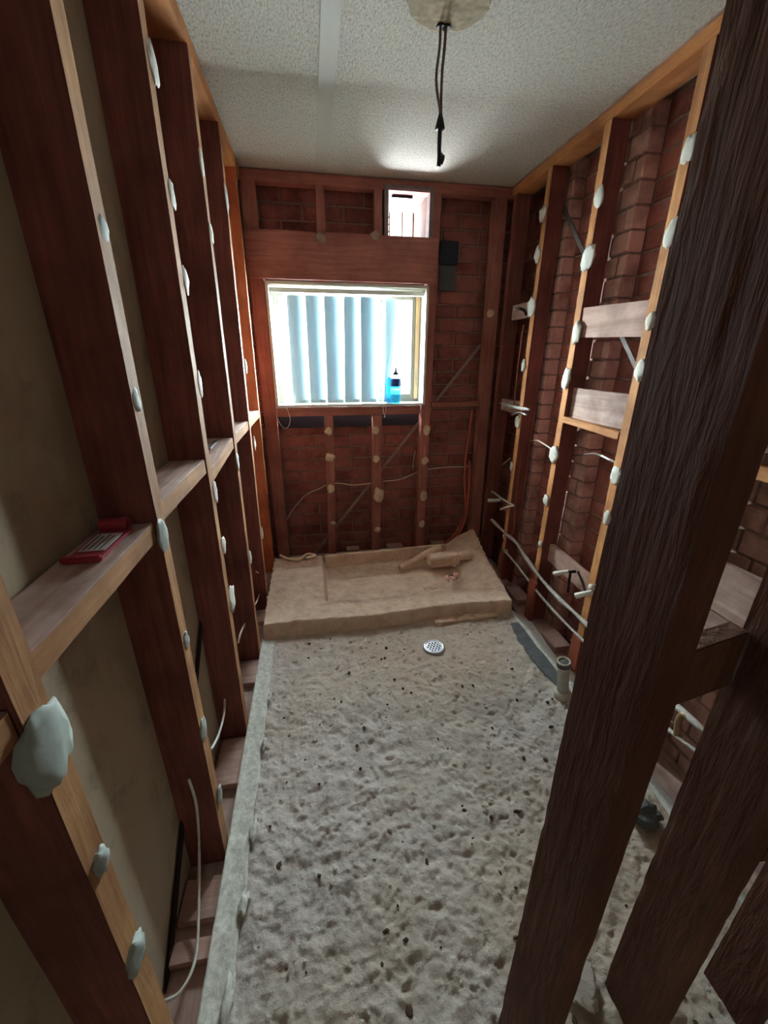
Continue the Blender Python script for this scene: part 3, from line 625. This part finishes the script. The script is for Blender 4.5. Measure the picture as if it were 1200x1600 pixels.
# ------------------------------------------------------------------ big near partition uprights (right foreground)
def post(label, x0, x1, y0, y1, z0, z1, mat=SAWN, chip=True):
    m = MB(); p0, p1 = Vector((x0, y0, z0)), Vector((x0, y0, z1))
    nx, ny, nz = 4, 8, 120; ringpts = [(x0+(x1-x0)*i/nx, y0) for i in range(nx)]+[(x1, y0+(y1-y0)*i/ny) for i in range(ny)]+[(x1-(x1-x0)*i/nx, y1) for i in range(nx)]+[(x0, y1-(y1-y0)*i/ny) for i in range(ny)]
    rings = []
    for k in range(nz+1):
        z = z0+(z1-z0)*k/nz; r = []
        for (x, y) in ringpts:
            nrm = Vector(((x == x0)*-1.+(x == x1)*1., (y == y0)*-1.+(y == y1)*1., 0))
            corner = nrm.length > 1.2
            d = .0006*fb(x*1+y, z*.35, 60, 3, x0*9)
            if corner and chip: d -= .0012*max(0, noise.noise(Vector((z*22, x*40, y*40)))-.15)*3
            r.append(Vector((x, y, z))+nrm.normalized()*d)
        rings.append(r)
    m.loft(rings); o = m.build('post' if 'post' in label else 'stud', mat, smooth=False); tag(o, label, 'post' if 'post' in label else 'stud'); return o
SH = H-.003
p = post('big rough-sawn dark brown post in the right foreground', .317, .357, .26, .36, -.03, SH)
post('dark red upright right of the big foreground post', .606, .648, .28, .39, .0, SH)
post('dark brown upright at the lower right frame corner', .857, .90, .265, .363, .0, SH)
m = beam((.358, .345, .915), (.605, .378, .93), (0, .03, 0), (0, 0, .10), segs=8).build('noggin', SAWN, bev=.002); tag(m, 'dark noggin joining the big post to the next upright', 'noggin')
m = beam((.649, .28, .66), (.856, .28, .62), (0, .035, 0), (0, 0, .09), segs=8).build('noggin', SAWN, bev=.002); tag(m, 'dark noggin between the two rightmost uprights', 'noggin')
# ------------------------------------------------------------------ services
# ceiling rose cable
lc = empty('light_cable', (.485, 1.702, 2.04)); tag(lc, 'grey twin cable with taped black end hanging from ceiling', 'cable')
b = MB(); b.tube([(.476, 1.702, 2.42), (.477, 1.702, 2.35), (.469, 1.702, 2.28), (.474, 1.702, 2.235), (.486, 1.702, 2.19), (.487, 1.702, 2.16)], .0045, 8); b.build('cable_core', GREYC, lc, smooth=True)
b = MB(); b.tube([(.494, 1.702, 2.42), (.494, 1.702, 2.36), (.489, 1.703, 2.29), (.489, 1.703, 2.23), (.490, 1.702, 2.19), (.490, 1.702, 2.16)], .0048, 8); b.build('cable_core', GREYC, lc, smooth=True)
b = MB(); b.lathe((.489, 1.702, 2.136), [(.014, 0), (.017, .003), (.013, .02), (.007, .04), (.004, .046)], 12); b.build('taped_cone', BLACK, lc, smooth=True)
b = MB(); b.tube([(.489, 1.702, 2.14), (.489, 1.702, 2.10), (.491, 1.702, 2.06), (.490, 1.702, 2.035)], .0075, 8); b.blob((.498, 1.70, 2.055), (.011, .008, .016), 4, .3); b.build('taped_tail', BLACK, lc, smooth=True)
b = MB(); b.lathe((.478, 1.702, 2.392), [(.013, 0), (.015, .004), (.015, .0095)], 14); b.lathe((.496, 1.702, 2.392), [(.013, 0), (.015, .004), (.015, .0095)], 14); b.build('ceiling_hole', BLACK, lc)
b = grid(-1, 1, -1, 1, 40, 40, lambda x, y: H-.0035+.0025*noise.noise(Vector((x*60, y*60, 2))), H+.001, xf=lambda u, v: (.478+.125*u*math.sqrt(1-v*v/2)*(1+.08*noise.noise(Vector((u*3, v*3, 1)))), 1.615+.115*v*math.sqrt(1-u*u/2)*(1+.1*noise.noise(Vector((v*3, u*3, 5))))))
o = b.build('trim_7', plain('torn_ceiling_paper', srgb(172, 158, 132), .9, scale=30, bs=.8, dark=.65), smooth=True); o['kind'] = 'structure'
def line(pts, r, mat, name, label, cat, n=8):
    b = MB(); b.tube(pts, r, n); o = b.build(name, mat, smooth=True); tag(o, label, cat); return o
line([(-0.256, 2.985, 0.216), (-0.205, 2.975, 0.297), (-0.099, 2.965, 0.415), (0.015, 2.960, 0.467), (0.075, 2.960, 0.495), (0.164, 2.965, 0.499), (0.273, 2.970, 0.477), (0.414, 2.970, 0.485)], .0045, CABLE, 'cable', 'off-white cable curving across the lower left bricks', 'cable')
line([(0.504, 2.965, 0.498), (0.643, 2.965, 0.507), (0.771, 2.965, 0.553), (0.885, 2.965, 0.580), (1.033, 2.965, 0.589), (1.205, 2.965, 0.587)], .0045, CABLE, 'cable', 'off-white cable below the window running right to red pipes', 'cable')
line([(0.763, 2.975, 0.731), (0.750, 2.975, 0.650), (0.747, 2.975, 0.588)], .003, CABLE, 'wire', 'short upright white wire left of the tall stud', 'wire')
line([(1.185, 2.930, 1.039), (1.175, 2.930, 0.846), (1.162, 2.930, 0.686), (1.165, 2.930, 0.513), (1.186, 2.920, 0.269), (1.161, 2.900, 0.137), (1.077, 2.860, 0.027), (0.937, 2.820, -0.042)], .008, PEX, 'water_pipe', 'left of two red-brown pipes bending down right of window', 'pipe')
line([(1.185, 2.900, 0.651), (1.197, 2.900, 0.440), (1.189, 2.890, 0.224), (1.158, 2.860, 0.125), (1.074, 2.820, 0.023), (0.946, 2.780, -0.040)], .008, PEX, 'water_pipe', 'right of two red-brown pipes bending down right of window', 'pipe')
o = line([(0.840, 2.471, 0.130), (0.751, 2.454, 0.110), (0.660, 2.458, 0.060), (0.533, 2.411, 0.030)], lambda t: .026-.006*t, SAND, 'conduit_sleeve', 'sand-coated sleeve where red pipes enter the shower base', 'sleeve', 14)
b = MB(); mbx = Matrix.Rotation(.12, 4, 'Z')
b.box((.735, 2.36, .035), (.955, 2.455, .112)); o = b.build('masonry_chunk', SAND, bev=.008); tag(o, 'sandy brick chunk lying over the hole in shower base', 'masonry'); o.rotation_euler = (0, 0, .10)
o = line([(.955, 2.41, .085), (.99, 2.405, .09), (1.045, 2.40, .092)], lambda t: .034, SAND, 'pipe_stub', 'stubby sand-coated pipe end beside the masonry chunk', 'pipe', 14)
for k, (q, s, lab) in enumerate((((.80, 2.18, .052), (.014, .032, .016), 'pinkish tile shard left of the others near the hole'), ((.835, 2.17, .056), (.02, .022, .014), 'broken brick lump between two tile shards'), ((.87, 2.20, .06), (.014, .034, .014), 'pink brick shard at the right of the hole'),
        ((.665, 2.11, .036), (.045, .02, .01), 'flat pale stone on the floor of the shower base'), ((.90, 2.345, .05), (.016, .012, .010), 'white pebble beside the masonry chunk'), ((.885, 2.30, -.045), (.045, .05, .03), 'dark lump in the hole'))):
    b = MB(); b.blob(q, s, k+11, .5, 10, 6); tag(b.build('debris_piece', BRICKP if k in (0, 1, 2) else (DARK if k == 5 else SAND)), lab, 'debris')  # last piece is dark brown, set low in the hole
line([(-0.292, 2.620, 0.090), (-0.227, 2.550, 0.090), (-0.155, 2.519, 0.100), (-0.102, 2.569, 0.110), (-0.050, 2.559, 0.100), (-0.112, 2.531, 0.100)], .010, SAND, 'rag_scrap', 'twisted sand-coloured strip on the back left of shower base', 'rag')
b = MB(); beam((.60, 1.775, -.005), (.98, 1.80, -.005), (0, .045, 0), (0, 0, .022), segs=24, wob=.010, mb=b); tag(b.build('broken_mortar_lip', SAND, bev=.003), 'broken mortar lip at the foot of the curb near the drain', 'mortar')
# loops on left wall
line([(-0.400, 2.230, 0.298), (-0.385, 2.363, 0.193), (-0.370, 2.350, 0.133), (-0.370, 2.234, 0.166), (-0.380, 2.114, 0.252)], .004, CABLE, 'cable', 'small white cable loop at the foot of the far left studs', 'cable')
line([(-0.400, 2.259, 0.160), (-0.390, 2.272, 0.087), (-0.385, 2.180, 0.074), (-0.385, 2.043, 0.097), (-0.390, 1.961, 0.118)], .0045, CABLE, 'cable', 'white cable hanging under the small loop, far left', 'cable')
line([(-0.400, 1.829, 0.138), (-0.390, 1.664, 0.204), (-0.385, 1.563, 0.237), (-0.390, 1.529, 0.219)], .0045, CABLE, 'cable', 'short cable tail between third and fourth left studs', 'cable')
line([(-0.400, 1.252, 0.180), (-0.390, 1.185, 0.178), (-0.385, 1.103, 0.194), (-0.380, 1.037, 0.223), (-0.375, 0.968, 0.265)], .004, WHITE, 'cable', 'short white cable tail right of the second left stud', 'cable')
line([(-0.385, 0.812, 0.351), (-0.383, 0.812, 0.243), (-0.402, 0.805, 0.065), (-0.383, 0.690, 0.020), (-0.373, 0.621, 0.000), (-0.376, 0.577, -0.004), (-0.395, 0.546, -0.004), (-0.426, 0.538, -0.004)], .004, WHITE, 'cable', 'long white cable drooping at the bottom left', 'cable')
# right wall plumbing
def fitting(label, origin, parts, cat='valve', name='pipe_valve'):
    e = empty(name, origin); tag(e, label, cat)
    for nm, mb, mat in parts: mb.build(nm, mat, e, smooth=True)
    return e
def T(pts, r, n=10, smooth=True): b = MB(); b.tube(pts, r, n, smooth=smooth); return b
line([(1.325, 2.553, 1.594), (1.325, 2.561, 1.400), (1.325, 2.558, 1.112)], .004, COPPER, 'copper_pipe', 'thin copper riser between the two far right noggins', 'pipe')
line([(1.345, 2.435, 1.061), (1.345, 2.422, 0.846), (1.345, 2.412, 0.491), (1.340, 2.379, 0.288), (1.330, 2.395, 0.198)], .005, COPPER, 'copper_pipe', 'copper drop pipe on the side of the far right stud', 'pipe')
fitting('white pipe valve on the lower noggin in far right corner', (1.300, 2.506, 1.102), [
    ('valve_body', T([(1.320, 2.719, 1.100), (1.300, 2.533, 1.103), (1.290, 2.305, 1.109)], .011), PIPEG), ('inlet_pipe', T([(1.340, 2.975, 1.069), (1.340, 2.866, 1.094), (1.330, 2.719, 1.100)], .004), PIPEG),
    ('lower_pipe', T([(1.300, 2.520, 1.051), (1.300, 2.421, 1.075), (1.300, 2.338, 1.074)], .007), CHROME), ('spindle', T([(1.280, 2.333, 1.106), (1.250, 2.219, 1.120)], .006), CHROME)])
fitting('capped shower outlet on the upper noggin, far right corner', (1.300, 2.629, 1.691), [
    ('outlet', T([(1.290, 2.627, 1.690), (1.350, 2.678, 1.700)], .009), WHITE), ('elbow', T([(1.345, 2.668, 1.699), (1.335, 2.577, 1.675), (1.335, 2.555, 1.652)], .008), DARK)])
fitting('angled tap tails with a white nozzle near the far right corner', (1.300, 2.569, 0.449), [
    ('supply_pipe', T([(1.360, 2.979, 0.340), (1.350, 2.809, 0.418), (1.330, 2.577, 0.435), (1.290, 2.328, 0.478)], .007), PIPEG),
    ('nozzle', T([(1.260, 2.659, 0.400), (1.290, 2.626, 0.410), (1.330, 2.605, 0.420)], lambda t: .014-.003*t), WHITE), ('tail', T([(1.280, 2.491, 0.390), (1.290, 2.421, 0.434), (1.290, 2.328, 0.478)], .006), WHITE)])
line([(1.330, 2.716, 0.217), (1.325, 2.566, 0.215), (1.320, 2.409, 0.217), (1.315, 2.284, 0.221), (1.305, 2.117, 0.190), (1.300, 1.942, 0.158), (1.300, 1.744, 0.139), (1.300, 1.595, 0.143), (1.300, 1.472, 0.143), (1.260, 1.093, 0.192), (1.220, 0.834, 0.240), (1.220, 0.772, 0.242), (1.220, 0.725, 0.243)], lambda t: .011+.0025*math.sin(t*40), PIPEG, 'supply_pipe', 'upper grey spattered pipe running along the right wall', 'pipe')
line([(1.320, 2.417, 0.086), (1.310, 2.202, 0.077), (1.305, 1.936, 0.047), (1.305, 1.691, 0.033), (1.305, 1.480, 0.038), (1.270, 1.180, 0.074), (1.220, 0.901, 0.125), (1.220, 0.787, 0.146), (1.220, 0.753, 0.153)], .0075, PIPEG, 'supply_pipe', 'lower thin grey pipe running along the right wall', 'pipe')
for k, (px_, lab) in enumerate((((1.322, 2.458, 0.190), 'pipe clip where the upper pipe passes the far right stud'), ((1.322, 2.422, 0.088), 'pipe clip where the lower pipe starts'))):
    b = MB(); b.lathe((px_[0]-.012, px_[1], px_[2]), [(.014, 0), (.016, .004), (.016, .02), (.014, .024)], 12, axis=Vector((1, 0, 0))); tag(b.build('pipe_clip', PIPEG, smooth=True), lab, 'clip')
# notched block ends fixed on studs below pipes
for c0, c1, lab in (((1.302, 2.405, -.10), (1.313, 2.475, .08), 'block face under the lower pipe at the far right stud'), ((1.296, 1.955, -.19), (1.3125, 2.035, .095), 'reddish block face on the stud beside the shower base corner'), ((1.296, 1.485, -.17), (1.3125, 1.56, .03), 'reddish block face behind the white floor pipe')):
    b = MB(); b.box(c0, c1); tag(b.build('packing_block', [wood('orange_red_block', srgb(140, 72, 52), srgb(176, 100, 76), 'z')], bev=.003), lab, 'block')
fitting('white tap body on the grey board, left of two', (1.270, 1.713, 0.312), [
    ('nozzle', T([(1.250, 1.732, 0.296), (1.270, 1.708, 0.315), (1.300, 1.688, 0.331)], lambda t: .015-.005*t), WHITE), ('tee_pipe', T([(1.300, 1.708, 0.316), (1.340, 1.680, 0.332)], .008), DARK), ('drop_pipe', T([(1.330, 1.709, 0.305), (1.330, 1.704, 0.244), (1.320, 1.687, 0.198)], .007), DARK)])
fitting('white tap body on the grey board, right of two', (1.240, 1.472, 0.334), [
    ('nozzle', T([(1.220, 1.496, 0.310), (1.240, 1.472, 0.334), (1.270, 1.457, 0.351)], lambda t: .015-.004*t), WHITE), ('flange', T([(1.290, 1.498, 0.349), (1.300, 1.477, 0.361)], .018), PVC), ('link_rod', T([(1.330, 1.654, 0.348), (1.320, 1.593, 0.318), (1.300, 1.537, 0.298)], .006), DARK)])
line([(1.400, 2.441, 0.884), (1.390, 2.333, 0.913), (1.360, 2.178, 0.916), (1.310, 2.014, 0.919)], .0045, CABLE, 'cable', 'pale cable leaving the brick pier toward a stud dab', 'cable')
line([(1.410, 1.968, 0.896), (1.395, 1.851, 0.930), (1.380, 1.761, 0.954), (1.360, 1.664, 0.958), (1.330, 1.541, 0.959)], .0050, GREYC, 'cable', 'grey cable crossing below the lower wide board', 'cable')
line([(1.360, 1.688, 0.962), (1.350, 1.621, 0.959), (1.330, 1.529, 0.959)], .0055, WHITE, 'cable_sleeve', 'white sleeve end on the grey cable below wide board', 'cable')
line([(1.420, 2.854, 0.606), (1.410, 2.748, 0.669), (1.400, 2.667, 0.718)], .004, CABLE, 'cable', 'tan cable stub in the dark far right cavity', 'cable')
# white floor pipe
pf = empty('floor_pipe', (1.0, 1.2, 0)); tag(pf, 'upright white plastic drain pipe stub beside the right wall', 'pipe')
b = MB(); b.lathe((1.012, 1.20, -.005), [(.034, 0), (.036, .004), (.036, .035), (.030, .04), (.026, .045)], 20, axis=Vector((-.10, 0, 1))); b.build('pipe_collar', PVC, pf, smooth=True)
b = MB(); b.lathe((1.008, 1.20, .035), [(.024, 0), (.024, .13), (.025, .13), (.027, .135), (.027, .17), (.022, .17), (.022, .06)], 20, axis=Vector((-.14, 0, 1))); b.build('pipe_tube', PVC, pf, smooth=True)
b = MB(); b.lathe((.9865, 1.20, .178), [(.0285, 0), (.0285, .020)], 20, axis=Vector((-.14, 0, 1))); b.build('grey_band', GREYM, pf, smooth=True)
# pipes glimpsed between uprights
line([(1.220, 0.853, 0.133), (1.215, 0.862, 0.186), (1.215, 0.857, 0.231), (1.220, 0.831, 0.238)], .011, plain('brass_elbow', srgb(176, 150, 112), .4, .4), 'pipe_elbow', 'tan elbow fitting beside the pipes between dark uprights', 'pipe')
b = MB(); b.blob((0.976, 0.692, 0.030), (.05, .04, .035), 5, .22, 20, 12); tag(b.build('cement_lump', GREYM), 'blue-grey cement lump between the post and dark upright', 'debris')
b = MB(); b.blob((0.547, 0.401, 0.012), (.04, .05, .014), 8, .22, 20, 12); tag(b.build('cement_lump', SLAB), 'pale mortar lump on the floor at the foot of the uprights', 'debris')
# pink packet on noggin
pk = empty('plastic_packet', (-.395, .75, 1.078)); tag(pk, 'red pink plastic packet with white label on the near left noggin', 'packet')
b = MB(); beam((-.424, .668, 1.0788), (-.424, .80, 1.0788), (.058, 0, 0), (0, 0, .006), segs=6, wob=.001, mb=b); b.build('packet_body', REDP, pk, bev=.002)
b = MB(); b.box((-.417, .70, 1.0849), (-.374, .775, 1.0862)); lb = b.build('paper_label', LABELM, pk)
b = MB(); [b.box((-.412+.009*k, .705, 1.0861), (-.409+.009*k, .77-.008*(k % 2), 1.0866)) for k in range(4)]; b.build('label_print', plain('grey_print', srgb(110, 84, 90), .6), lb)
b = MB(); b.box((-.428, .664, 1.0788), (-.364, .676, 1.0905)); b.build('rolled_edge', REDP, pk, bev=.003)
b = MB(); ring = []
for k in range(22):
    t = -1.0+k/21*5.2; r = .013; ring.append((r*math.cos(t), r*math.sin(t)))
pts_o = [(.78+c[0]+.02, 1.094+c[1]) for c in ring]; pts_i = [(.80+c[0]*.85, 1.094+c[1]*.85) for c in ring]
b.loft([[(x, p_[0], p_[1]) for p_ in pts_o]+[(x, p_[0], p_[1]) for p_ in pts_i[::-1]] for x in (-.421, -.405, -.390, -.372)]); b.build('curled_end', REDP, pk, smooth=False)

# repeats of a kind share a group
GROUPS = {'stud': {'L': 'studs of the left wall', 'R': 'studs of the right wall', 'B': 'studs of the window wall', 'P': 'uprights of the near partition'},
          'post': {'P': 'uprights of the near partition'},
          'noggin': {'L': 'noggins between the left studs', 'R': 'boards and noggins between the right studs', 'B': 'noggins between the right studs', 'P': 'noggins of the near partition'},
          'offcut': {'L': 'board offcuts at the left wall foot', 'R': 'board offcuts at the right wall foot'},
          'cable': {'L': 'loose cables in the left wall', 'R': 'loose cables in the right wall', 'B': 'cables behind the window wall studs'},
          'pipe': {'R': 'water pipes of the right wall', 'B': 'pipes at the window wall'}, 'valve': {'R': 'pipe valves and tap bodies on the right wall'},
          'block': {'R': 'packing blocks on the right wall', 'B': 'small blocks behind the shower base'}, 'brace': {'R': 'metal braces of the right wall'},
          'debris': {'B': 'debris pieces in the shower base'}, 'bottle': {'B': 'blue bottles on the window sill'}, 'clip': {'R': 'pipe clips on the right wall'}}
for o in list(bpy.data.objects):
    c = o.get('category')
    if c in GROUPS and o.parent is None:
        x, y = o.location.x, o.location.y
        side = 'L' if x < -.30 and y < 2.8 else ('P' if y < .42 and x < 1.0 else ('R' if x > 1.2 and y < 2.84 else ('B' if y > 2.05 else None)))
        if side in GROUPS[c]: o['group'] = GROUPS[c][side]
